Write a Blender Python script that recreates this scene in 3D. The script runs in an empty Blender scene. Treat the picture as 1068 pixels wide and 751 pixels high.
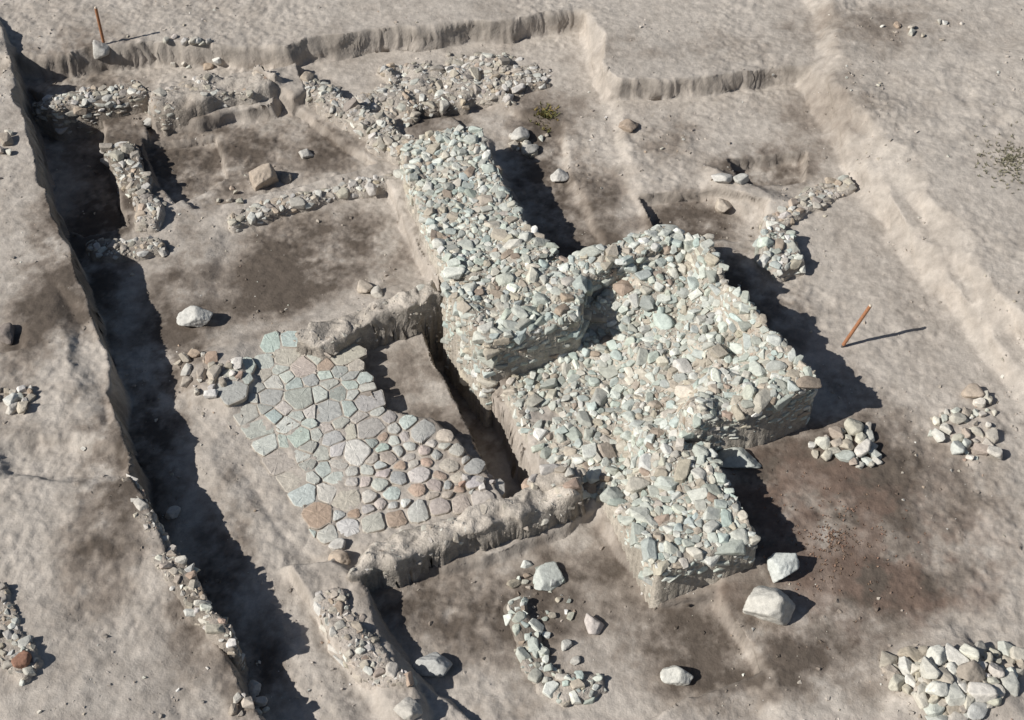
import bpy, bmesh, math, random
import numpy as np
from mathutils import Vector, noise as mnoise
random.seed(7); rng=np.random.default_rng(11)
S=bpy.context.scene; COL=S.collection
S.view_settings.view_transform='Standard'; S.view_settings.look='None'; S.view_settings.exposure=0
# ------------------------------------------------------------------ camera
PITCH=math.radians(48); HF=math.radians(40); F=534/math.tan(HF/2); D=F/63.0
CAM=np.array([0,-D*math.cos(PITCH),D*math.sin(PITCH)])
FW=np.array([0,math.cos(PITCH),-math.sin(PITCH)]); UP=np.array([0,math.sin(PITCH),math.cos(PITCH)])
cd=bpy.data.cameras.new('camera'); cam=bpy.data.objects.new('camera',cd); COL.objects.link(cam)
cd.angle=HF; cd.clip_end=2000; cam.location=CAM; cam.rotation_euler=(math.pi/2-PITCH,0,0); S.camera=cam
def U(px,py,z=0.0):
    d=FW+np.array([(px-534)/F,0,0])+UP*(-(py-375.5)/F)
    t=(z-CAM[2])/d[2]; return CAM[:2]+d[:2]*t
def P(pts,z=0.0):
    o=[]
    for p in pts:
        if p[0]=='w': o.append((p[1],p[2]))
        elif len(p)==3: o.append(tuple(U(*p)))
        else: o.append(tuple(U(p[0],p[1],z)))
    return np.array(o)
# ------------------------------------------------------------------ noise and fields
TAB=np.random.default_rng(3).random((256,256))*2-1
def vn(x,y):
    xi=np.floor(x).astype(np.int64); yi=np.floor(y).astype(np.int64); fx=x-xi; fy=y-yi
    fx=fx*fx*(3-2*fx); fy=fy*fy*(3-2*fy)
    a=TAB[xi&255,yi&255]; b=TAB[(xi+1)&255,yi&255]; c=TAB[xi&255,(yi+1)&255]; d=TAB[(xi+1)&255,(yi+1)&255]
    return (a*(1-fx)+b*fx)*(1-fy)+(c*(1-fx)+d*fx)*fy
def fbm(x,y,o=4,g=.5,s=0):
    r=0;a=1;n=0
    for i in range(o):
        r=r+a*vn(x+17.3*i+s*31.7,y-9.1*i+s*13.3); n+=a; a*=g
        x,y=(x*1.6-y*1.2),(x*1.2+y*1.6)
    return r/n*1.4
def ss(t):
    t=np.clip(t,0,1); return t*t*(3-2*t)
def sdp(poly,X,Y):
    d=np.full(X.shape,1e9); ins=np.zeros(X.shape,bool); n=len(poly)
    for i in range(n):
        ax,ay=poly[i]; bx,by=poly[(i+1)%n]; ex,ey=bx-ax,by-ay
        wx=X-ax; wy=Y-ay
        t=np.clip((wx*ex+wy*ey)/(ex*ex+ey*ey+1e-12),0,1)
        d=np.minimum(d,(wx-ex*t)**2+(wy-ey*t)**2)
        if abs(ey)>1e-9:
            c=((ay>Y)!=(by>Y))&(X<(bx-ax)*(Y-ay)/(by-ay)+ax); ins^=c
    return np.where(ins,np.sqrt(d),-np.sqrt(d))
OPS=[]
def op(z,*fac,add=False): OPS.append((z,fac,add))
W='w'
# bank and higher ground on the far right
op(.85,(P([(856,20),(866,90),(902,130),(942,190),(986,250),(1036,315),(1110,390),(1230,510),(W,60,-12),(W,80,60),(W,6,40)],.7),.55),(P([(W,-90,-25),(W,90,-25),(W,90,10.2),(W,-90,10.2)]),2.5))
# right-hand terrace
op(.22,(P([(600,92),(640,88),(730,82),(835,70),(950,62),(1100,62),(W,16,8),(W,16,-16),(W,-3,-16),(W,-3,5)],.6),.10),
       (P([(W,-6,30),(820,-60),(842,80),(872,130),(905,190),(950,250),(1000,315),(1075,400),(1190,520),(W,17,-9),(W,17,-16),(W,-6,-16)],.5),.4))
# left-hand excavation
op(.10,(P([(-60,64),(16,60),(60,62),(110,52),(200,48),(300,50),(318,42),(420,32),(520,24),(604,14),(700,10),(W,10,9),(W,10,-16),(W,-16,-16)],.55),.13),
       (P([(W,-30,30),(600,-40),(612,30),(632,90),(652,160),(680,235),(715,300),(745,400),(720,480),(748,620),(800,715),(840,800),(W,5,-16),(W,-30,-16)],.3),.35))
# high ground on the left
LIP=[(W,-13.2,14),(2,20),(12,54),(20,95),(34,135),(50,190),(74,250),(96,312),(112,370),(124,430),(142,490),(166,550),(200,608),(234,664),(256,706),(278,752),(314,830),(W,-2.6,-12),(W,-2.4,-20),(W,-80,-20),(W,-80,14)]
op(.92,(P(LIP,.9),.13),(P([(W,-90,-25),(W,20,-25),(W,20,8.6),(W,-90,8.6)]),3.0))
op(-.22,(P(LIP,.9),.13),(P([(W,-30,-30),(W,10,-30),(W,10,-4.9),(W,-30,-4.9)]),1.4),(P([(120,600),(400,600),(400,1200),(60,1200)],.8),2.6),add=True)
# pits and rooms
op(-.30,(P([(32,100),(70,128),(108,135),(112,170),(128,215),(134,246),(88,258),(60,235)],-.1),.12))
op(-.04,(P([(150,128),(220,120),(290,100),(330,128),(392,172),(330,190),(200,222),(168,190)],.05),.08))
op(-.18,(P([(150,150),(225,142),(238,186),(182,222),(165,196)],-.04),.06))
op(.02,(P([(240,240),(330,215),(425,196),(452,285),(400,300),(310,335),(225,345),(210,300)],.05),.35))
op(.28,(P([(404,188),(424,184),(464,286),(458,300),(440,270)],.25),.1))
op(.13,(P([(185,380),(250,352),(320,345),(372,360),(400,425),(450,440),(520,500),(530,525),(430,565),(330,585),(290,550),(240,470),(205,430)],.1),.14))
op(-.14,(P([(366,362),(380,350),(420,335),(470,325),(520,400),(545,440),(565,505),(528,522),(505,492),(482,462),(452,436),(402,424),(386,398)],.08),.07))
op(-1.0,(P([(438,338),(474,326),(508,402),(534,450),(558,502),(530,526),(484,436)],-.14),.06))
op(-.02,(P([(430,125),(500,105),(585,130),(600,200),(625,255),(580,272),(540,225),(512,150),(470,125)],.05),.18))
op(-.05,(P([(380,612),(440,600),(525,580),(620,535),(640,560),(688,632),(745,628),(792,706),(720,735),(640,760),(520,780),(450,720),(400,660)],.0),.12))
op(.02,(P([(668,204),(748,200),(800,215),(795,250),(690,248)],.22),.05))
op(-.02,(P([(758,166),(840,158),(838,188),(775,196)],.22),.06))
op(.05,(P([(-25,100),(10,60),(W,-14,9)],.9),.2))
# gentle mounds
op(.20,(P([(940,690),(960,672),(1010,672),(1068,700),(1068,745),(990,750),(940,735)],.4),.8),add=True)
op(.10,(P([(862,455),(895,450),(910,470),(880,482),(862,470)],.3),.4),add=True)
op(.05,(P([(980,425),(1020,410),(1050,450),(1030,480),(985,465)],.3),.5),add=True)
op(.12,(P([(190,378),(250,360),(262,400),(240,425),(200,410)],.15),.5),add=True)
op(.16,(P([(738,172),(800,195),(835,215),(805,222),(745,196)],.3),.3),add=True)
op(.26,(P([(148,88),(180,80),(225,82),(262,70),(296,84),(284,104),(240,108),(205,118),(158,120)],.4),.14),add=True)
op(.28,(P([(266,70),(312,55),(322,88),(304,98),(288,88)],.5),.12),add=True)
op(.22,(P([(296,590),(350,575),(372,600),(400,655),(440,720),(460,770),(420,770),(380,710),(335,640)],.3),.2),add=True)
op(.08,(P([(195,470),(225,460),(300,570),(350,690),(400,800),(360,800),(300,700),(250,590)],.1),.6),add=True)
op(-.14,(P([(0,470),(40,455),(130,470),(140,500),(70,500),(10,490)],.9),.4),add=True)
op(-.10,(P([(60,300),(96,330),(118,400),(112,440),(90,400),(70,340)],.9),.3),add=True)
op(-.10,(P([(-10,340),(20,342),(22,362),(-10,366)],.9),.2),add=True)
def H(X,Y):
    X=np.asarray(X,float); Y=np.asarray(Y,float)
    wob=fbm(X*1.1,Y*1.1,3)*.10+fbm(X*3.0,Y*3.0,2,s=2)*.022
    wv=np.clip(1.05+.9*fbm(X*1.7,Y*1.7,3,s=33),.5,1.9)
    h=.55+.10*fbm(X*.2,Y*.2,2,s=5)
    for z,fac,add in OPS:
        t=1.0
        for poly,w in fac: t=t*ss((sdp(poly,X,Y)+wob*min(1,w*4+.35))/(w*wv)+.5)
        h=h+z*t if add else h*(1-t)+z*t
    rough=ss((fbm(X*.5,Y*.5,2,s=8)+.5))
    h=h+.030*fbm(X*.6,Y*.6,3,s=3)+(.008+.018*rough)*fbm(X*3.1,Y*3.1,5,.6,s=4)+(.007+.012*rough)*fbm(X*10,Y*10,3,.7,s=6)
    m=ss((X-4.5)/3)*ss((Y-2.5)/3)
    u=X*.86+Y*.5
    h=h+m*.035*vn(u*.9+3*vn(X*.3,Y*.3),(Y*.86-X*.5)*3.6)
    m2=ss((-X-6)/3)*ss((2-Y)/3)
    h=h+m2*.02*vn((X*.5+Y*.86)*.7,(X*.86-Y*.5)*3.+2*vn(X*.4,Y*.4))
    return h
def Hp(x,y): return float(H(np.array([x]),np.array([y]))[0])
def G(px,py):
    z=.2
    for _ in range(6):
        x,y=U(px,py,z); z=.5*z+.5*Hp(x,y)
    x,y=U(px,py,z); return np.array([x,y,Hp(x,y)])
def crumble(V,m,amp=.05):
    # earth cuts: push steep faces in and out at every height so that no fold runs straight down
    X,Y,Z=V[:,0].copy(),V[:,1].copy(),V[:,2].copy()
    V[:,0]+=m*amp*fbm(X*2.6+Z*4,Y*2.6-Z*6,2,.5,s=80); V[:,1]+=m*amp*fbm(X*2.6-Z*5,Y*2.6+Z*5,2,.5,s=81)
    V[:,2]+=m*amp*.8*fbm(X*4+Z*2,Y*4-Z*2,3,.55,s=82); return V
# ------------------------------------------------------------------ colour of the soil, plus painted trench shade
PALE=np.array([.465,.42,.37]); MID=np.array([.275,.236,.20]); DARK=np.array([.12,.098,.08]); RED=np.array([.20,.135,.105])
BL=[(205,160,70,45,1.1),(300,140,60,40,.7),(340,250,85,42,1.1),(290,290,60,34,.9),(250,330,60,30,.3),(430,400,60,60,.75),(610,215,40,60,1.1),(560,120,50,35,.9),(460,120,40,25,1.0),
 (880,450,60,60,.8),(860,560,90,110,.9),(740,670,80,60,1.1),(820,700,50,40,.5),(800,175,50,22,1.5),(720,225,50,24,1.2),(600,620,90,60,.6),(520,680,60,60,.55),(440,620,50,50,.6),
 (960,500,60,60,.4),(850,130,50,30,.35),(900,55,90,25,.4),(700,60,90,20,.3),(160,420,45,170,1.3),(225,600,36,100,1.1),(90,260,44,130,1.4),(720,300,60,60,.7),(930,640,60,50,.5),  # left trench and pit patches are extra dark: shadow painted into the soil colour
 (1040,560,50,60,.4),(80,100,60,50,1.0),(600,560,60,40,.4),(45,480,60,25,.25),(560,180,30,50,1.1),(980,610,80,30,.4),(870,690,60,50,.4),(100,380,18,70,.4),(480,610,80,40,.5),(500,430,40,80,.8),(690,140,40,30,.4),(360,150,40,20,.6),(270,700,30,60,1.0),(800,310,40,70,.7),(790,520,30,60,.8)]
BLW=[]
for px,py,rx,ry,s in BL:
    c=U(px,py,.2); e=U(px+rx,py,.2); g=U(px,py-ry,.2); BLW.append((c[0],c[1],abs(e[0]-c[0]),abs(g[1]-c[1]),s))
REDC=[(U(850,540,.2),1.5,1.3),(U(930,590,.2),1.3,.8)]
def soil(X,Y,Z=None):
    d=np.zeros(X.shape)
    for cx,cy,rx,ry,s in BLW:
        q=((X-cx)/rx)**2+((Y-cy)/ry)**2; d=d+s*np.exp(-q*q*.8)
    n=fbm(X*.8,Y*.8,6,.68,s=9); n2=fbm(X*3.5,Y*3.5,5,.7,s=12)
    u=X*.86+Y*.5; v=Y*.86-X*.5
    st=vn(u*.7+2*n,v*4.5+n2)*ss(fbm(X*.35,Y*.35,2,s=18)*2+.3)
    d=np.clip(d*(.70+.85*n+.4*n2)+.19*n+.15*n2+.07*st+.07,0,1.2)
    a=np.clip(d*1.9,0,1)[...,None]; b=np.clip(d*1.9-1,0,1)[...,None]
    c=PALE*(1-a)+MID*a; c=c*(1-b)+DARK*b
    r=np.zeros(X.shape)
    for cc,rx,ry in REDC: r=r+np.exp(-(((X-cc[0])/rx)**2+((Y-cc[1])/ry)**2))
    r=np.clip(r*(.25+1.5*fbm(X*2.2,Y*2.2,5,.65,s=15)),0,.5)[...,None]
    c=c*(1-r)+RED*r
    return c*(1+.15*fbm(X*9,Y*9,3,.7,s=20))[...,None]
# ------------------------------------------------------------------ materials
def mat(name,rough=.95,b1=(18,.5,.03),b2=(70,.4,.012),amp=.35,sc=9,attr=True,base=(.5,.5,.5)):
    m=bpy.data.materials.new(name); m.use_nodes=True; nt=m.node_tree; N=nt.nodes; L=nt.links
    bs=N['Principled BSDF']; bs.inputs['Roughness'].default_value=rough
    bs.inputs['Specular IOR Level'].default_value=.15
    geo=N.new('ShaderNodeNewGeometry')
    if attr:
        at=N.new('ShaderNodeAttribute'); at.attribute_name='Col'; src=at.outputs['Color']
    else:
        rg=N.new('ShaderNodeRGB'); rg.outputs[0].default_value=(*base,1); src=rg.outputs[0]
    def noi(s,det,r=.6):
        n=N.new('ShaderNodeTexNoise'); n.inputs['Scale'].default_value=s; n.inputs['Detail'].default_value=det; n.inputs['Roughness'].default_value=r
        L.new(geo.outputs['Position'],n.inputs['Vector']); return n.outputs['Fac']
    a=noi(sc,6,.65); mr=N.new('ShaderNodeMapRange'); mr.inputs['From Min'].default_value=.3; mr.inputs['From Max'].default_value=.7
    mr.inputs['To Min'].default_value=1-amp; mr.inputs['To Max'].default_value=1+amp; L.new(a,mr.inputs['Value'])
    a2=noi(sc*6,3,.7); mr2=N.new('ShaderNodeMapRange'); mr2.inputs['From Min'].default_value=.3; mr2.inputs['From Max'].default_value=.7
    mr2.inputs['To Min'].default_value=1-amp*.5; mr2.inputs['To Max'].default_value=1+amp*.5; L.new(a2,mr2.inputs['Value'])
    mu=N.new('ShaderNodeMath'); mu.operation='MULTIPLY'; L.new(mr.outputs[0],mu.inputs[0]); L.new(mr2.outputs[0],mu.inputs[1])
    vm=N.new('ShaderNodeVectorMath'); vm.operation='SCALE'; L.new(src,vm.inputs[0]); L.new(mu.outputs[0],vm.inputs['Scale'])
    L.new(vm.outputs[0],bs.inputs['Base Color'])
    bu=N.new('ShaderNodeBump'); bu.inputs['Strength'].default_value=b1[1]; bu.inputs['Distance'].default_value=b1[2]; L.new(noi(b1[0],5),bu.inputs['Height'])
    bv=N.new('ShaderNodeBump'); bv.inputs['Strength'].default_value=b2[1]; bv.inputs['Distance'].default_value=b2[2]; L.new(noi(b2[0],3),bv.inputs['Height'])
    L.new(bu.outputs[0],bv.inputs['Normal']); L.new(bv.outputs[0],bs.inputs['Normal'])
    return m
M_SOIL=mat('dusty_soil',b1=(12,.55,.03),b2=(45,.45,.012),amp=.15,sc=6)
M_MUD=mat('mud_wall_soil',b1=(12,.8,.05),b2=(45,.6,.02),amp=.25,sc=8)
M_STONE=mat('rubble_stone',rough=.9,b1=(22,.6,.02),b2=(80,.4,.008),amp=.2,sc=14)
M_POLE=mat('painted_wood',rough=.7,b1=(60,.1,.002),b2=(100,.1,.001),amp=.2,sc=20,attr=False,base=(.36,.17,.09))
M_IRON=mat('iron_spike',rough=.6,b1=(60,.1,.002),b2=(100,.1,.001),amp=.12,sc=20,attr=False,base=(.12,.1,.09))
M_WHITE=mat('white_paint',rough=.6,b1=(60,.1,.002),b2=(100,.1,.001),amp=.12,sc=20,attr=False,base=(.6,.52,.42))
M_LEAF=mat('weed_leaf',rough=.8,amp=.2,sc=12)
# ------------------------------------------------------------------ mesh tools
def mk(name,V,Fc,C,m,parent=None,loc=(0,0,0),smooth=False):
    V=np.asarray(V,float); Fc=np.asarray(Fc,np.int32); k=Fc.shape[1]; n=len(Fc)
    me=bpy.data.meshes.new(name); me.vertices.add(len(V)); me.vertices.foreach_set('co',V.ravel())
    me.loops.add(n*k); me.loops.foreach_set('vertex_index',Fc.ravel())
    me.polygons.add(n); me.polygons.foreach_set('loop_start',np.arange(n,dtype=np.int32)*k)
    me.update(calc_edges=True)
    me.polygons.foreach_set('use_smooth',np.full(n,smooth,dtype=bool))
    if C is not None:
        ca=me.color_attributes.new('Col','FLOAT_COLOR','POINT')
        ca.data.foreach_set('color',np.hstack([C,np.ones((len(C),1))]).ravel())
    me.materials.append(m)
    o=bpy.data.objects.new(name,me); COL.objects.link(o); o.location=loc
    if parent: o.parent=parent
    return o
def tag(o,label=None,cat=None,group=None,kind=None):
    if label: o['label']=label
    if cat: o['category']=cat
    if group: o['group']=group
    if kind: o['kind']=kind
    return o
def hull(seed,low=False):
    r=np.random.default_rng(seed); n=int(r.integers(8,14)) if not low else 5
    p=r.normal(size=(n*2,3)); p/=np.linalg.norm(p,axis=1)[:,None]
    p=np.sign(p)*np.abs(p)**r.uniform(.5,.85); p*=r.uniform(.8,1.12,size=(len(p),1))
    bm=bmesh.new(); vs=[bm.verts.new(q) for q in p]
    g=bmesh.ops.convex_hull(bm,input=vs)
    bad=[e for e in set(g['geom_interior']+g['geom_unused']) if isinstance(e,bmesh.types.BMVert) and e.is_valid and not e.link_faces]
    bmesh.ops.delete(bm,geom=bad,context='VERTS')
    if not low:
        bmesh.ops.dissolve_limit(bm,angle_limit=.3,verts=bm.verts,edges=bm.edges)
        bmesh.ops.bevel(bm,geom=list(bm.edges),offset=.11,segments=1,affect='EDGES',clamp_overlap=True)
    bmesh.ops.triangulate(bm,faces=bm.faces)
    bm.verts.index_update()
    V=np.array([v.co[:] for v in bm.verts]); T=np.array([[v.index for v in f.verts] for f in bm.faces])
    V-= (V.max(0)+V.min(0))/2; V/=np.abs(V).max(0); bm.free(); return V,T
def boulder(seed,sub):
    r=np.random.default_rng(seed); bm=bmesh.new(); bmesh.ops.create_icosphere(bm,subdivisions=sub,radius=1)
    V=np.array([v.co[:] for v in bm.verts]); T=np.array([[v.index for v in f.verts] for f in bm.faces]); bm.free()
    n=r.normal(size=(int(r.integers(12,18)),3)); n/=np.linalg.norm(n,axis=1)[:,None]; d=r.uniform(.62,1.0,len(n))
    q=np.maximum(V@n.T,0)/d; rad=(np.sum(q**26,1)+.75**26)**(-1/26)
    V=V*rad[:,None]
    V=V*np.array([1+.06*mnoise.fractal(Vector(v)*2.5+Vector((seed,0,0)),1,2,5) for v in V])[:,None]
    V-= (V.max(0)+V.min(0))/2; V/=np.abs(V).max(0); return V,T
LIB=[hull(100+i) for i in range(44)]; BIG=[boulder(500+i,4) for i in range(14)]; HUGE=[boulder(600+i,5) for i in range(8)]; LOW=[hull(900+i,low=True) for i in range(24)]
PALS={
 'green':[((.53,.56,.50),6),((.62,.645,.59),5),((.46,.495,.45),3),((.36,.38,.34),2),((.47,.42,.34),3),((.47,.525,.49),3),((.70,.71,.65),3),((.36,.29,.23),1),((.58,.55,.47),3)],
 'mix':[((.53,.52,.48),4),((.46,.42,.35),3),((.39,.36,.31),3),((.63,.62,.57),3),((.48,.40,.31),2),((.32,.29,.26),1)],
 'tan':[((.48,.43,.36),4),((.54,.51,.45),3),((.40,.35,.29),2),((.62,.60,.55),3),((.40,.31,.24),1)],
 'cream':[((.52,.49,.42),5),((.60,.57,.50),4),((.46,.42,.35),3),((.51,.52,.47),3),((.64,.62,.56),2),((.40,.35,.29),2)],
 'slab':[((.44,.47,.435),5),((.52,.545,.50),4),((.38,.40,.375),3),((.57,.58,.53),2),((.50,.46,.40),2),((.49,.56,.52),3)],
 'cobble':[((.54,.51,.47),5),((.62,.60,.56),3),((.48,.42,.37),3),((.43,.31,.24),1.5),((.52,.46,.43),3),((.41,.40,.38),3),((.51,.52,.48),3)]}
def pcol(k):
    L=PALS[k]; w=np.array([a[1] for a in L],float); c=np.array(L[rng.choice(len(L),p=w/w.sum())][0])
    return c*rng.uniform(.84,1.14)*(1+rng.uniform(-.025,.025,3))
DUST=np.array([.45,.405,.345])
def rock(c,n,r,sc,yaw,col,lib=None,tang=None,dust=0.):
    L=lib or LIB; V,T=L[rng.integers(len(L))]
    n=n/np.linalg.norm(n)
    if tang is None:
        a=np.array([math.cos(yaw),math.sin(yaw),0])
    else: a=tang
    a=a-n*a.dot(n); a/=np.linalg.norm(a)+1e-9; b=np.cross(n,a)
    R=np.stack([a,b,n],1)
    loc=(V*np.array(sc)*r)@R.T
    up=V@R.T; f=np.clip(-up[:,2]*.6-.1,0,.7)[:,None]; f=np.clip(f+dust,0,.85)
    C=col*(1-f)+DUST*.85*f
    return loc,T,C,np.asarray(c)
def merge(rs,off):
    Vs=[];Ts=[];Cs=[];k=0
    for v,t,c,p in rs: Vs.append(v+p-off); Ts.append(t+k); Cs.append(c); k+=len(v)
    return np.vstack(Vs),np.vstack(Ts),np.vstack(Cs)
def root(name,loc,label,cat,group=None):
    o=bpy.data.objects.new(name,None); COL.objects.link(o); o.location=loc; o.empty_display_size=.2
    return tag(o,label,cat,group)
# ------------------------------------------------------------------ ground sheet
def axis(a,b,s,far):
    d=np.arange(a,b+s/2,s); t=[];q=s;x=b
    while x<far: q*=1.18; x+=q; t.append(x)
    u=[];q=s;x=a
    while x>-far: q*=1.18; x-=q; u.append(x)
    return np.concatenate([u[::-1],d,t])
xs=axis(-12.6,12.6,.03,400); ys=axis(-7.4,12.4,.03,400)
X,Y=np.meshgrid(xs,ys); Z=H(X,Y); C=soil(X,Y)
gy,gx=np.gradient(Z,ys,xs); gr=np.hypot(gx,gy); sl=np.clip((gr-.6)/2,0,1)[...,None]
C=C*(1-sl*.5)+(PALE*.4+MID*.6)*sl*.5
C=C*(1+.3*sl*fbm(X*3+Z*4,Y*3-Z*6,4,.65,s=85)[...,None])
V=np.stack([X.ravel(),Y.ravel(),Z.ravel()],1); V=crumble(V,np.clip((gr.ravel()-.4)/1.2,0,1)); nx=len(xs); ny=len(ys)
i=(np.arange(ny-1)[:,None]*nx+np.arange(nx-1)[None,:]).ravel()
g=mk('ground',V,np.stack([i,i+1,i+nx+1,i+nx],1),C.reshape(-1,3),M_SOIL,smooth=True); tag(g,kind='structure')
# ------------------------------------------------------------------ walls
def idw(ctrl,pw=1.6):
    A=np.array([tuple(U(*c))+(c[2],) for c in ctrl])
    def f(X,Y):
        w=0;s=0
        for x,y,z in A:
            k=1/((X-x)**2+(Y-y)**2+.02)**pw; w=w+k; s=s+k*z
        return s/w
    return f
def scatter(V,T,classes,k,topmin=None,cover=1.0):
    a,b,c=V[T[:,0]],V[T[:,1]],V[T[:,2]]; n=np.cross(b-a,c-a); ar=np.linalg.norm(n,axis=1); n=n/(ar[:,None]+1e-12)
    if topmin is not None: ar=np.where(n[:,2]>topmin,ar,0)
    A=ar.sum()/2; out=[]
    pos=[];rad=[]
    for r0,r1,dens in classes:
        cnt=int(A*dens)
        idx=rng.choice(len(T),cnt,p=ar/ar.sum()); u=rng.random((cnt,2)); fl=u.sum(1)>1; u[fl]=1-u[fl]
        Q=a[idx]+(b-a)[idx]*u[:,:1]+(c-a)[idx]*u[:,1:]
        R=r0+(r1-r0)*rng.random(cnt)**1.5; R=np.sort(R)[::-1]
        cv=fbm(Q[:,0]*2.0,Q[:,1]*2.0,3,s=30)*.6+.5+.1*rng.normal(size=cnt)
        buf=np.zeros((len(pos)+cnt,3)); br=np.zeros(len(pos)+cnt); m=len(pos)
        if m: buf[:m]=pos; br[:m]=rad
        for q,r,j,cc in zip(Q,R,idx,cv):
            if cover<1 and cc>cover: continue
            if m and np.any(((buf[:m]-q)**2).sum(1)<(k*(br[:m]+r))**2): continue
            buf[m]=q; br[m]=r; m+=1; out.append((q,r,n[j]))
        pos=list(buf[:m]); rad=list(br[:m])
    return out
def smooth_n(n,amt): 
    q=n+rng.normal(size=3)*amt; return q/np.linalg.norm(q)
def wall(name,label,cat,poly,ztop,classes,pal='green',w=.10,k=.72,topmin=None,cover=1.0,core=None,rough=.05,rnd=False,step=.05,flat=.62,corename='earth_core',maxparts=100,group=None,tint=1.0,rag=.05,bury=.13,dustm=.14):
    lo=poly.min(0)-w-.25; hi=poly.max(0)+w+.25
    gx=np.arange(lo[0],hi[0],step); gy=np.arange(lo[1],hi[1],step); X,Y=np.meshgrid(gx,gy)
    sd=sdp(poly,X,Y)+rag*fbm(X*3,Y*3,3,s=40)
    zt=ztop(X,Y) if callable(ztop) else np.full(X.shape,float(ztop))
    zt=zt+rough*fbm(X*2.6,Y*2.6,4,s=41)*1.3
    g0=H(X,Y); g=g0-.12
    if rnd:
        t=np.clip((sd+w)/(w*2.2),0,1); t=(1-(1-t)**2.2)**.5
    else: t=ss((sd+w)/w)
    Z=g+np.maximum(zt-g,.05)*t
    cx,cy=poly.mean(0); off=np.array([cx,cy,Hp(cx,cy)])
    keep=(sd>-w-step*1.5); q=keep[:-1,:-1]&keep[1:,:-1]&keep[:-1,1:]&keep[1:,1:]
    nx=len(gx); I=np.arange(X.size).reshape(X.shape); i=I[:-1,:-1][q]
    Fq=np.stack([i,i+1,i+nx+1,i+nx],1)
    used=np.unique(Fq); rm=np.full(X.size,-1); rm[used]=np.arange(len(used))
    V=np.stack([X.ravel(),Y.ravel(),Z.ravel()],1)[used]; Fq=rm[Fq]
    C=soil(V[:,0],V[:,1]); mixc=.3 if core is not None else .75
    if rnd: mixc=.0; V=crumble(V,np.ones(len(V)),.06)
    base=(np.array(core) if core is not None else DUST*.9)
    n=fbm(V[:,0]*4,V[:,1]*4+V[:,2]*5,4,s=50)[:,None]
    C=mixc*C+(1-mixc)*base*(1+.3*n)
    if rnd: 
        sideshade=(1-ss((t.ravel()[used]-.6)/.38))[:,None]; C=C*(1-.36*sideshade)  # shade of the steep mudbrick faces painted into their colour
    R=root(name,off,label,cat,group)
    mk(corename,V-off,Fq,C,M_MUD,R,smooth=True)
    if classes:
        T=np.vstack([Fq[:,[0,1,2]],Fq[:,[0,2,3]]])
        above=V[:,2]>H(V[:,0],V[:,1])-.02
        T=T[above[T].all(1)]
        st=scatter(V,T,classes,k,topmin,cover)
        rs=[]
        for p,r,nn in st:
            side=nn[2]<.55; du=max(0,rng.normal(dustm,.16)); lb=LOW if r<.045 else LIB
            if side:
                tg=np.cross(np.array([0,0,1.]),nn); tg/=np.linalg.norm(tg)+1e-9
                n2=smooth_n(nn,.10); sc=(1.2*rng.uniform(.9,1.3),.62*rng.uniform(.8,1.15),.8)
                rk=rock(p-n2*r*(.22+bury),n2,r,sc,0,pcol(pal)*tint,tang=tg+rng.normal(size=3)*.1,lib=lb,dust=du)
            else:
                n2=smooth_n(nn*.5+np.array([0,0,.6]),.18); sc=(1.15*rng.uniform(.85,1.2),.92*rng.uniform(.75,1.1),flat*rng.uniform(.7,1.35))
                rk=rock(p+n2*r*(.06-bury),n2,r,sc,rng.uniform(0,6.28),pcol(pal)*tint,lib=lb,dust=du)
            vd=CAM-p; vd/=np.linalg.norm(vd)
            rs.append((r*(.4+max(0,n2.dot(vd))),rk))
        rs.sort(key=lambda a:-a[0])
        for s,(v,t,c,p) in rs[:maxparts]: mk('stone',v,t,c,M_STONE,R,loc=p-off)
        rest=[a[1] for a in rs[maxparts:]]
        if rest:
            v,t,c=merge(rest,off); tag(mk('rubble_stones',v,t,c,M_STONE,R),kind='stuff')
    return R
PB=(.45,.41,.345)
BIGC=[(.105,.16,3),(.065,.10,44),(.04,.065,200),(.02,.038,380)]
MEDC=[(.09,.13,5),(.055,.09,50),(.035,.055,150),(.018,.03,220)]
SMC=[(.08,.12,4),(.045,.08,60),(.028,.045,120),(.016,.028,150)]
RM='rubble_masonry'
wall(RM,'long thick band of pale rubble running from the raised central stone mass toward the back','masonry',
  P([(418,150),(450,140),(500,132),(522,185),(546,228),(580,270),(540,292),(474,296),(450,245),(428,195)],.75),idw([(430,155,.74),(490,142,.8),(470,220,.78),(520,240,.78),(480,285,.9),(565,270,.95)]),BIGC,w=.07,rag=.03,core=PB)
wall('masonry_pier','tall stone pier with steep masonry faces standing beside the dark narrow trench','masonry',
  P([(461,300),(520,288),(580,270),(640,254),(700,238),(712,256),(650,276),(612,288),(604,330),(506,358)],1.04),idw([(470,305,1.04),(590,280,1.06),(507,350,1.02),(596,322,1.02),(640,262,1.1),(700,246,1.14)]),[(.11,.17,7),(.07,.105,50),(.04,.07,200),(.02,.038,380)],tint=.97,w=.05,rag=.02,core=PB)
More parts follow.
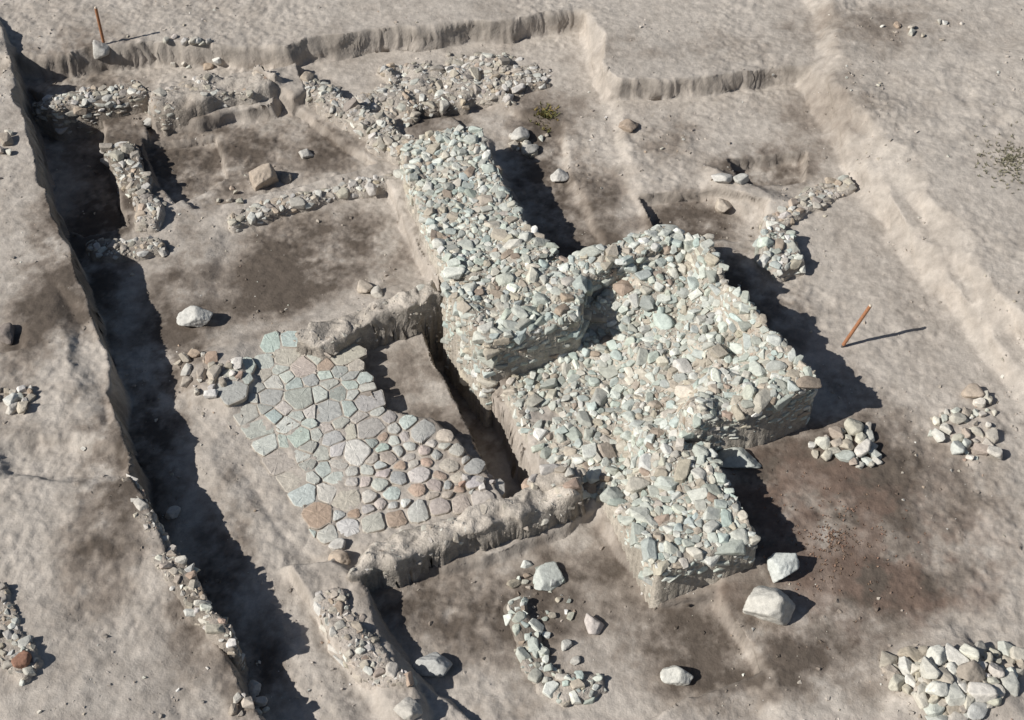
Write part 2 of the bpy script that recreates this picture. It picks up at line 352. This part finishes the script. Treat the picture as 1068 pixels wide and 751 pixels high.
wall('rubble_platform','large raised square mass of pale greenish rubble in the middle of the dig','stone platform',
  P([(596,272,1.0),(640,262,1.05),(705,238,1.15),(738,248,1.15),(765,298,1.14),(800,338,1.14),(853,392,1.16),(848,402,1.16),(800,423,1.1),(735,440,1.04),(700,462,.8),(660,500,.45),(612,520,.2),(576,510,.12),(560,470,.12),(540,430,.12),(526,404,.12),(550,380,.12),(590,330,.6)]),
  idw([(600,285,.95),(650,268,1.05),(705,246,1.18),(740,265,1.2),(778,308,1.18),(815,350,1.18),(846,396,1.2),(800,415,1.16),(735,435,1.06),(690,462,.62),
       (622,312,.55),(645,300,.66),(680,285,.82),(715,285,.92),(596,372,.22),(620,350,.32),(560,410,.12),(640,410,.18),(665,350,.42),(700,330,.62),(710,380,.5),(680,430,.3),(545,425,.12),(545,405,.12),(580,480,.12),(600,440,.14),(560,450,.12),(630,470,.16),(650,495,.32),(575,505,.12),(600,510,.14),(745,360,.76),(765,400,.9),(730,330,.78)],2.2),
  [(.11,.17,3),(.07,.105,40),(.04,.07,200),(.02,.038,380)],rough=.09,w=.05,rag=.02,core=PB,k=.74)
wall(RM,'short thick pale rubble block ending in a square masonry face beside two white boulders','masonry',
  P([(634,500),(670,462),(738,458),(766,515),(790,566),(738,582),(686,596),(660,550)],.8),idw([(645,508,.55),(700,470,.78),(780,560,.85),(690,590,.82)]),[(.11,.17,8),(.07,.105,42),(.04,.07,200),(.02,.038,380)],w=.05,rag=.02,core=PB)
wall(RM,'low narrow line of stonework dividing the two back rooms on the left','masonry',
  P([(238,222),(290,206),(350,191),(416,179),(422,187),(350,202),(290,217),(242,232)],.22),.20,MEDC,pal='mix',cover=1,w=.12,rag=.05,bury=.18)
wall(RM,'diagonal rubble stretch at the head of the long thick band of pale rubble','masonry',
  P([(314,80),(338,80),(372,110),(408,126),(430,150),(412,158),(387,138),(352,118)],.36),.33,MEDC,pal='mix',cover=1,w=.2,rag=.14,bury=.2)
wall(RM,'broad low band of brownish rubble under the back cliff of the dig','masonry',
  P([(404,64),(470,57),(525,50),(562,62),(574,84),(520,98),(470,102),(430,114),(384,120),(378,104),(410,92)],.24),.19,[(.09,.15,6),(.055,.09,36),(.035,.055,110),(.02,.03,200)],pal='mix',cover=.82,w=.25,rag=.3,bury=.25,rough=.1,dustm=.15)
wall(RM,'stone capped earth bank by the far left corner, in front of the upright pole','masonry',
  P([(36,102),(90,88),(140,82),(150,96),(100,106),(50,113)],.46),.43,MEDC,pal='mix',cover=.95,w=.14,rag=.12,bury=.18)
wall(RM,'broken earth and stone bank along the back of the far left room','masonry',
  P([(156,94),(200,84),(262,76),(290,88),(240,98),(205,108),(162,112)],.46),.45,SMC,pal='tan',cover=.27,w=.16,rag=.16,bury=.35,rough=.09)
wall(RM,'ragged stone stub running down beside the deep dark pit on the left','masonry',
  P([(112,150),(134,146),(152,182),(166,218),(162,234),(146,230),(130,190)],.26),.23,MEDC,pal='mix',cover=.95,w=.14,rag=.1,bury=.18)
wall(RM,'short stone row closing the near end of the deep dark pit','masonry',
  P([(88,254),(130,250),(165,246),(172,257),(140,265),(96,264)],.24),.22,SMC,pal='mix',w=.12,cover=1,rag=.08,bury=.15)
wall(RM,'thin line of whitish stones along the lip of the long shadowed trench','masonry',
  P([(122,498),(135,494),(161,543),(198,598),(234,648),(244,668),(228,664),(197,628),(157,573)],.95),.94,SMC,pal='tan',w=.1,cover=.95,rag=.09,bury=.15,dustm=.03,tint=1.08)
wall(RM,'low earthen ridge topped with small pale stones, left of the round grey stone','masonry',
  P([(332,624),(350,615),(372,647),(404,681),(420,706),(402,714),(373,690),(347,656)],.42),.39,SMC,pal='tan',w=.16,cover=.95,rag=.1,bury=.15,core=(.44,.39,.34),dustm=.05)
wall(RM,'crooked line of mixed stones on the floor of the front room','masonry',
  P([(528,632),(546,626),(562,660),(574,700),(628,704),(634,720),(588,728),(562,718),(545,680)],.05),.03,[(.085,.13,12),(.05,.085,50),(.03,.05,120)],pal='green',w=.12,cover=.86,rag=.08,bury=.2,flat=.8)
wall(RM,'curved band of stones across the right hand terrace behind the leaning pole','masonry',
  P([(802,226),(830,206),(862,190),(886,182),(892,193),(865,207),(838,222),(815,235)],.34),.32,MEDC,pal='mix',cover=1,w=.13,rag=.08,bury=.12)
wall(RM,'small dark faced stone stub with a shadow, behind the raised central platform','masonry',
  P([(792,242),(812,232),(832,246),(836,270),(812,278),(794,268)],.50),.48,[(.1,.14,10),(.06,.10,50),(.035,.06,120)],pal='green',w=.12,rag=.08)
wall(RM,'stone pile cut by the left edge, with one red brown stone at its end','masonry',
  P([(-40,602),(0,612),(20,650),(38,688),(24,702),(-4,690),(-40,680)],1.0),.98,SMC,pal='mix',w=.1,rag=.06,bury=.12,cover=1)
MUDC=[(.035,.065,16),(.018,.035,70)]
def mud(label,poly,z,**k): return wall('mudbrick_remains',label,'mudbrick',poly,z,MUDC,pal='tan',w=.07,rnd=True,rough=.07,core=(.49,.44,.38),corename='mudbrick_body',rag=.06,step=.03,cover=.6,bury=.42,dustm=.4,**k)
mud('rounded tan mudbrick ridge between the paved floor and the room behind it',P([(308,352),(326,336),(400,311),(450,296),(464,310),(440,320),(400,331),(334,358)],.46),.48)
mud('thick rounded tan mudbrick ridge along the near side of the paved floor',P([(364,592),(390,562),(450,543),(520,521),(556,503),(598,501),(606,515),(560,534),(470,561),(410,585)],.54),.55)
wall(RM,'loose stones capping the end of the thick near mudbrick ridge','masonry',
  P([(552,498),(585,484),(606,488),(606,506),(575,508),(556,506)],.58),.58,[(.1,.14,10),(.06,.10,40),(.035,.06,60)],pal='tan',w=.08,core=(.44,.39,.33),cover=.85)
# ------------------------------------------------------------------ paved floor
outline=P([(228,416),(250,456),(266,492),(296,534),(332,566),(372,568),(430,556),(478,540),(522,520),(518,502),(490,480),(466,454),(438,438),(402,428),(388,404),(372,380),(362,360),(322,366),(304,350),(272,356),(276,372),(250,382),(236,398)],.16)
lo=outline.min(0); hi=outline.max(0); pts=[]; rr=[]
def rad_at(x,y):
    a=U(330,470,.16); b=U(450,480,.16); t=np.clip((x-a[0]-(y-a[1])*0.3)/(b[0]-a[0]),0,1); return .30*(1-t)+.25*t,t
EDGE=[]
def edge(a,b,s,ins):
    a=U(*a,.16); b=U(*b,.16); d=b-a; L=np.linalg.norm(d); d/=L; nrm=np.array([-d[1],d[0]]); EDGE.append((a,nrm))
    x=s*.5
    while x<L-s*.3:
        p=a+d*x+nrm*ins*rng.uniform(.85,1.1); 
        if all(np.linalg.norm(p-q)>s*.7 for q in pts): pts.append(p); rr.append(s*rng.uniform(.92,1.08))
        x+=s*rng.uniform(.88,1.18)
edge((228,412),(334,568),.38,.18); edge((334,568),(524,522),.31,.15)
for _ in range(14000):
    q=lo+(hi-lo)*rng.random(2)
    if sdp(outline,np.array([q[0]]),np.array([q[1]]))[0]<.05+.06*math.sin(q[0]*9+q[1]*7): continue
    r,_t=rad_at(*q); r*=rng.choice([.62,.8,1.0,1.25],p=[.27,.3,.28,.15])
    if all((q[0]-p[0])**2+(q[1]-p[1])**2>((r+s)/2)**2 for p,s in zip(pts,rr)): pts.append(q); rr.append(r)
pts=np.array(pts); rr=np.array(rr)
def clip(poly,px,py,nx,ny):
    o=[]; n=len(poly)
    for i in range(n):
        a=poly[i]; b=poly[(i+1)%n]; da=(a[0]-px)*nx+(a[1]-py)*ny; db=(b[0]-px)*nx+(b[1]-py)*ny
        if da<=0: o.append(a)
        if (da<0<db) or (db<0<da):
            t=da/(da-db); o.append((a[0]+(b[0]-a[0])*t,a[1]+(b[1]-a[1])*t))
    return o
cen=outline.mean(0); off=np.array([cen[0],cen[1],.12])
PR=root('stone_paving',off,'paved floor of fitted grey slabs and rounded pinkish cobbles beside the dark pit','paving')
slabs=[]
for i,p in enumerate(pts):
    R,t=rad_at(*p); Rb=rr[i]*(1.1-.22*t)
    th=rng.uniform(0,1.57); m4=rng.integers(5,9); el2=rng.uniform(.8,1.15)
    poly=[(p[0]+Rb*.92*el2*math.cos(a+th),p[1]+Rb*.92/el2*math.sin(a+th)) for a in np.linspace(0,6.283,m4+1)[:-1]]
    for a0,nr in EDGE:
        a1=a0+nr*rng.uniform(-.03,.03); poly=clip(poly,a1[0],a1[1],-nr[0],-nr[1])
    gap=.005+.010*t+rng.uniform(0,.009)
    d2=((pts-p)**2).sum(1)
    for j in np.argsort(d2)[1:18]:
        if len(poly)<3: break
        q=pts[j]; n=(q-p); L=np.linalg.norm(n); f=np.clip(.5+(rr[i]**2-rr[j]**2)/(2*L*L)*.5,.3,.7); n=n/L; m=p+n*(L*f-gap)
        jj=rng.normal()*.08; n=np.array([n[0]-n[1]*jj,n[1]+n[0]*jj])
        poly=clip(poly,m[0],m[1],n[0],n[1])
    if len(poly)<3: continue
    A=np.array(poly)
    e=np.linalg.norm(np.roll(A,-1,0)-A,axis=1); A=A[e>.02] if (e>.02).sum()>3 else A
    for _ in range(2):
        B=np.roll(A,-1,0); f=.08 if t<.35 else .19
        A=np.stack([A*(1-f)+B*f,A*f+B*(1-f)],1).reshape(-1,2)
    c=A.mean(0); A=c+(A-c)*(1+rng.normal(size=(len(A),1))*.022)
    n=len(A); h=.012+rng.uniform(-.006,.014)+.016*t; dome=.003+.020*t*rng.uniform(.4,1.2)
    tx,ty=rng.normal(size=2)*(.025+.04*t)
    zb=Hp(*c)
    rings=[(1.0,-.08),(1.02,h*.4),(.985,h-.006),(.93,h),(.5,h+dome*.8)]
    V=[]
    for s,z in rings:
        q=(A-c)*s
        V.append(np.column_stack([q,np.full(n,z)+q[:,0]*tx+q[:,1]*ty+(rng.normal(size=n)*.002 if s<1 else 0)]))
    V=np.vstack(V+[np.array([[0,0,h+dome]])]); T=[]
    for k in range(len(rings)-1):
        for a in range(n):
            b=(a+1)%n; T+= [(k*n+a,k*n+b,(k+1)*n+b),(k*n+a,(k+1)*n+b,(k+1)*n+a)]
    k=len(rings)-1
    for a in range(n): T.append((k*n+a,k*n+(a+1)%n,(k+1)*n))
    col=pcol('slab' if rng.random()>.12+t*.88 else 'cobble')*1.04; du=np.clip(rng.normal(.18,.17),0,.6); col=col*(1-du)+DUST*du
    Cc=np.tile(col,(len(V),1)); Cc[:3*n]=.5*Cc[:3*n]+.5*DUST; Cc[:2*n]=DUST*.95
    area=.5*abs(np.dot(A[:,0],np.roll(A[:,1],-1))-np.dot(A[:,1],np.roll(A[:,0],-1)))
    if area<.006: continue
    slabs.append((area,(V,np.array(T),Cc,np.array([c[0],c[1],zb]))))
slabs.sort(key=lambda a:-a[0]); print('SLABS',len(slabs))
for a,(v,t,c,p) in slabs[:100]: mk('paving_stone',v,t,c,M_STONE,PR,loc=p-off,smooth=False)
if len(slabs)>100:
    v,t,c=merge([s[1] for s in slabs[100:]],off); tag(mk('small_paving_stones',v,t,c,M_STONE,PR),kind='stuff')
# ------------------------------------------------------------------ loose stones
def loose(px,py,rpx,label,pal='mix',sc=(1,.8,.6),yaw=None,name='loose_stone',cat='stone',group=None,col=None,lib=None,sink=.25,big=True):
    p=G(px,py); dist=np.linalg.norm(CAM-p); r=rpx*dist/F
    n=np.array([rng.normal()*.12,rng.normal()*.12,1.])
    c=np.array(col) if col is not None else pcol(pal)
    v,t,cc,pp=rock(p+np.array([0,0,r*sc[2]*(1-2*sink)]),n,r,sc,yaw if yaw is not None else rng.uniform(0,6.28),c,lib=(HUGE if rpx>14 else BIG) if big else LIB)
    return tag(mk(name,v,t,cc,M_STONE,None,loc=pp,smooth=big),label,cat,group)
WH=(.53,.51,.46); GR=(.50,.52,.48)
loose(800,636,27,'largest pale boulder, on the ground off the corner of the short thick rubble block',col=WH,sc=(1,.8,.75),yaw=.1,name='boulder')
loose(815,594,19,'second pale boulder, just behind the largest one by the short thick rubble block',col=(.56,.58,.55),sc=(1,.85,.8),yaw=1.2,name='boulder')
loose(768,482,24,'flat pale slab lying against the foot of the raised central platform',col=GR,sc=(1,.55,.35),yaw=.1,name='flat_stone')
loose(572,604,19,'flat greenish slab at the back of the front room',col=(.50,.52,.48),sc=(1,.8,.3),yaw=.9,name='flat_stone')
loose(620,653,12,'pale stone alone on the front room floor, right of the crooked stone line',col=(.52,.47,.43))
loose(704,709,15,'pale squarish stone on dark soil near the bottom edge',col=(.56,.55,.5),sc=(1,.85,.7))
loose(453,697,17,'rounded grey stone at the front, right of the low stone topped ridge',col=(.44,.44,.42),sc=(1,.95,.8))
loose(203,337,17,'pale angular block alone on the middle left floor',col=(.57,.56,.52),sc=(1,.8,.7),yaw=-.4)
loose(275,190,17,'tan boulder on the floor of the far left room',col=(.44,.37,.30),sc=(1,.85,.85),name='boulder')
loose(318,162,8,'small pale stone behind the tan boulder',col=(.5,.48,.44))
loose(299,188,7,'small dark stone between the tan boulder and the low dividing stonework',col=(.3,.27,.23))
loose(380,302,9,'left one of two small stones beside the far mudbrick ridge',col=(.48,.42,.35))
loose(394,307,8,'right one of two small stones beside the far mudbrick ridge',col=(.5,.47,.42))
loose(543,144,12,'upper pale stone on the mound beside the green weeds',col=(.52,.5,.46))
loose(553,158,10,'lower pale stone on the mound beside the green weeds',col=(.46,.44,.4))
loose(584,187,10,'pale stone on dark soil right of the long thick rubble band',col=(.55,.53,.49))
loose(655,134,10,'brown stone on the pale slope of the right hand terrace',col=(.36,.29,.23))
loose(755,217,11,'tan stone by the shallow sunken patch of the right terrace',col=(.48,.42,.35))
loose(752,188,11,'pale stone on the low mound of the right terrace, left of its dark hollow',col=(.55,.53,.49),sc=(1,.7,.5))
loose(772,190,8,'smaller pale stone on the low mound of the right terrace',col=(.5,.49,.45))
loose(426,742,15,'pale stone on the low earth ridge at the bottom edge',col=(.5,.47,.42))
loose(232,664,13,'bright white stone at the lower end of the trench lip',col=(.6,.58,.54))
loose(265,720,9,'small white stone on the trench lip near the bottom edge',col=(.58,.55,.5))
loose(181,536,8,'stone lying in the shadow of the long trench',col=(.5,.47,.43))
loose(354,584,12,'tan stone at the near left corner of the paved floor',col=(.48,.40,.32))
loose(352,570,9,'pale stone above the tan one at the corner of the paved floor',col=(.55,.53,.49))
loose(155,127,8,'small pale stone below the far left stone capped bank',col=(.5,.48,.44))
loose(108,66,11,'pale stone at the foot of the upright pole',col=(.52,.5,.46),sc=(.8,.7,.9))
loose(26,693,11,'red brown stone at the end of the pile cut by the left edge',col=(.30,.17,.12),sink=-.1)
loose(8,352,12,'dark stone in a hollow at the left edge',col=(.22,.19,.17))
loose(590,674,7,'small stone right of the crooked stone line, nearer one',col=(.5,.49,.45))
loose(600,690,6,'small stone low beside the crooked stone line',col=(.44,.42,.38))
loose(1014,412,11,'tan stone at the back of the small scatter near the right edge',col=(.44,.37,.3))
def cluster(cx,cy,rx,ry,n,r0,r1,label,group,pal,name='rubble_stone',k=.78,pw=.6,ex=2):
    pl=[]
    rad=np.sort(rng.uniform(0,1,n)**ex*(r1-r0)+r0)[::-1]
    for r in rad:
        for _ in range(60):
            a=rng.uniform(0,6.28); q=rng.random()**pw*(1+.25*math.sin(3*a+cx))
            x=cx+rx*q*math.cos(a); y=cy+ry*q*math.sin(a)
            if all(((x-u)**2+((y-v)*1.35)**2)>(k*(r+s))**2 for u,v,s in pl): break
        else: continue
        pl.append((x,y,r))
        loose(x,y,r,label,pal,sc=(rng.uniform(.95,1.25),rng.uniform(.65,.95),rng.uniform(.5,.9)),name=name,group=group,big=(r>7 and rng.random()<.5),sink=rng.uniform(.05,.42))
cluster(885,466,32,20,30,3.5,11,'pale stone in the small heap on dark soil, right of the platform shadow','stones in the small heap right of the platform','cream')
cluster(1010,448,36,32,36,2.5,8.5,'small pale stone scattered near the right edge, halfway down','stones scattered near the right edge','cream',pw=.5)
cluster(996,712,66,38,105,3,13,'pale stone in the large heap at the lower right corner','stones of the large lower right heap','cream',k=.72,pw=.7,ex=2.4)
cluster(560,603,26,13,10,3,8,'small stone around the flat greenish slab in the front room','stones around the flat greenish slab','green')
cluster(550,150,20,16,8,2.5,6,'small stone on the mound beside the green weeds','small stones beside the green weeds','tan')
cluster(16,417,22,12,14,3,7,'small stone in the scatter at the left edge, halfway down','stones scattered at the left edge','tan')
cluster(6,150,8,12,5,3.5,7,'small stone at the left edge in the upper part','stones at the upper left edge','tan')
cluster(216,390,32,22,26,2.5,8,'stone in the loose rubble at the far left corner of the paved floor','rubble at the far left corner of the paving','tan')
cluster(492,506,20,8,6,3,6,'small cobble strewn by the near right corner of the paved floor','cobbles by the near right corner of the paving','cobble')
cluster(205,52,26,7,12,3,6,'small stone on the back lip near the upright pole','stones on the back lip near the pole','tan')
cluster(585,645,22,22,9,2.5,5,'pebble sized stone on the front room floor','small stones on the front room floor','green')
cluster(258,735,18,14,12,3,7,'stone on the trench lip at the bottom edge','stones on the trench lip at the bottom','tan')
cluster(240,205,22,10,5,3,5,'small stone behind the low dividing stonework','small stones behind the dividing stonework','mix')
cluster(965,32,44,10,10,2.0,4,'small stone on the open ground in the far right','small stones on the far right ground','tan')
# pebbles and crumbs nobody could count
rs=[]
cand=rng.uniform([-12.4,-7.2],[12.4,12.2],size=(20000,2))
dn=fbm(cand[:,0]*.6,cand[:,1]*.6,3,s=60)+.5*fbm(cand[:,0]*2.5,cand[:,1]*2.5,2,s=61)
cand=cand[rng.random(len(cand))<np.clip(.25+dn*1.1,.03,1)]
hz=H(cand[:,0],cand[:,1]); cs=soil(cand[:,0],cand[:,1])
for (x,y),z,c in zip(cand,hz,cs):
    r=.009+.030*rng.random()**4.5
    col=c*rng.uniform(.8,1.25) if rng.random()<.7 else pcol('tan')
    rs.append(rock((x,y,z+r*.2),np.array([rng.normal()*.3,rng.normal()*.3,1.]),r,(1,.85,.6),rng.uniform(0,6.28),col,lib=LOW))
o=np.array([0,0,0.]); v,t,c=merge(rs,o); tag(mk('pebbles',v,t,c,M_STONE),'small pebbles and soil crumbs strewn over the whole dig','pebbles',kind='stuff')
# ------------------------------------------------------------------ weeds
def weeds(name,label,cx,cy,rx,ry,n,cols,h):
    V=[];T=[];C=[]
    for _ in range(n):
        a=rng.uniform(0,6.28); q=abs(rng.normal())*.5; px=cx+rx*q*math.cos(a); py=cy+ry*q*math.sin(a)
        x,y=U(px,py,.25); 
        V.append((x,y))
    B=np.array(V); hz=H(B[:,0],B[:,1]); V=[]
    for (x,y),z in zip(B,hz):
        col=np.array(cols[rng.integers(len(cols))])
        for _ in range(5):
            a=rng.uniform(0,6.28); l=h*rng.uniform(.5,1.2); s=rng.uniform(.3,.9); w=.008
            k=len(V); dx,dy=math.cos(a),math.sin(a)
            V+=[(x-dy*w,y+dx*w,z-.01),(x+dy*w,y-dx*w,z-.01),(x+dx*l*s-dy*w*1.5,y+dy*l*s+dx*w*1.5,z+l*.6),(x+dx*l*s*1.5,y+dy*l*s*1.5,z+l*.75)]
            T+=[(k,k+1,k+2),(k+1,k+3,k+2)]; C+=[col*rng.uniform(.8,1.2)]*4
    tag(mk(name,V,T,np.array(C),M_LEAF),label,'weeds',kind='stuff')
weeds('green_weeds','patch of low green weeds below the back rubble band',568,114,16,13,130,[(.13,.13,.05),(.18,.16,.06),(.24,.18,.07)],.06)
weeds('dry_weeds','sparse reddish dry weeds on dark soil right of the front rubble block',868,560,90,80,260,[(.24,.15,.11),(.2,.14,.1),(.28,.19,.14)],.028)
weeds('low_weeds','thin grey green weeds on the slope at the right edge',1044,192,44,34,260,[(.2,.19,.13),(.24,.22,.16)],.045)
# ------------------------------------------------------------------ poles
def pole(px,py,top,label):
    b=G(px,py); R=root('survey_pole',b,label,'pole','survey poles standing in the dig')
    d=Vector(top).normalized(); L=Vector(top).length; rot=d.to_track_quat('Z','Y').to_euler()
    def cyl(name,z0,z1,r0,r1,m):
        bm=bmesh.new(); bmesh.ops.create_cone(bm,cap_ends=True,segments=14,radius1=r0,radius2=r1,depth=z1-z0)
        bmesh.ops.bevel(bm,geom=[e for e in bm.edges if len(e.link_faces)==2 and e.calc_face_angle()>1],offset=min(r0,max(r1,.004))*.25,segments=1,affect='EDGES')
        bmesh.ops.translate(bm,vec=(0,0,(z0+z1)/2),verts=bm.verts)
        me=bpy.data.meshes.new(name); bm.to_mesh(me); bm.free(); me.materials.append(m)
        o=bpy.data.objects.new(name,me); COL.objects.link(o); o.parent=R; o.rotation_euler=rot
    cyl('spike',-.12,.05,.006,.024,M_IRON); cyl('shaft',.05,L-.03,.030,.030,M_POLE); cyl('cap',L-.03,L,.032,.02,M_WHITE)
pole(878,362,(.30,.02,.98),'orange brown pole leaning to the right on open ground, beside the platform')
pole(110,52,(.02,0,.88),'upright orange brown pole on the back lip at the far left corner')
# ------------------------------------------------------------------ light
el=math.radians(38); az=math.radians(20)
dv=Vector((math.cos(az)*math.cos(el),math.sin(az)*math.cos(el),-math.sin(el)))
sl=bpy.data.lights.new('sun','SUN'); sl.energy=4.9; sl.angle=math.radians(.5); sl.color=(1,.965,.91)
so=bpy.data.objects.new('sun',sl); COL.objects.link(so); so.rotation_euler=dv.to_track_quat('-Z','Y').to_euler(); so.location=(-20,-8,20)
w=bpy.data.worlds.new('World'); S.world=w; w.use_nodes=True; nt=w.node_tree
sk=nt.nodes.new('ShaderNodeTexSky'); sk.sky_type='NISHITA'; sk.sun_disc=False; sk.sun_elevation=el; sk.sun_rotation=math.radians(250)
bg=nt.nodes['Background']; bg.inputs['Strength'].default_value=.05; nt.links.new(sk.outputs[0],bg.inputs['Color'])
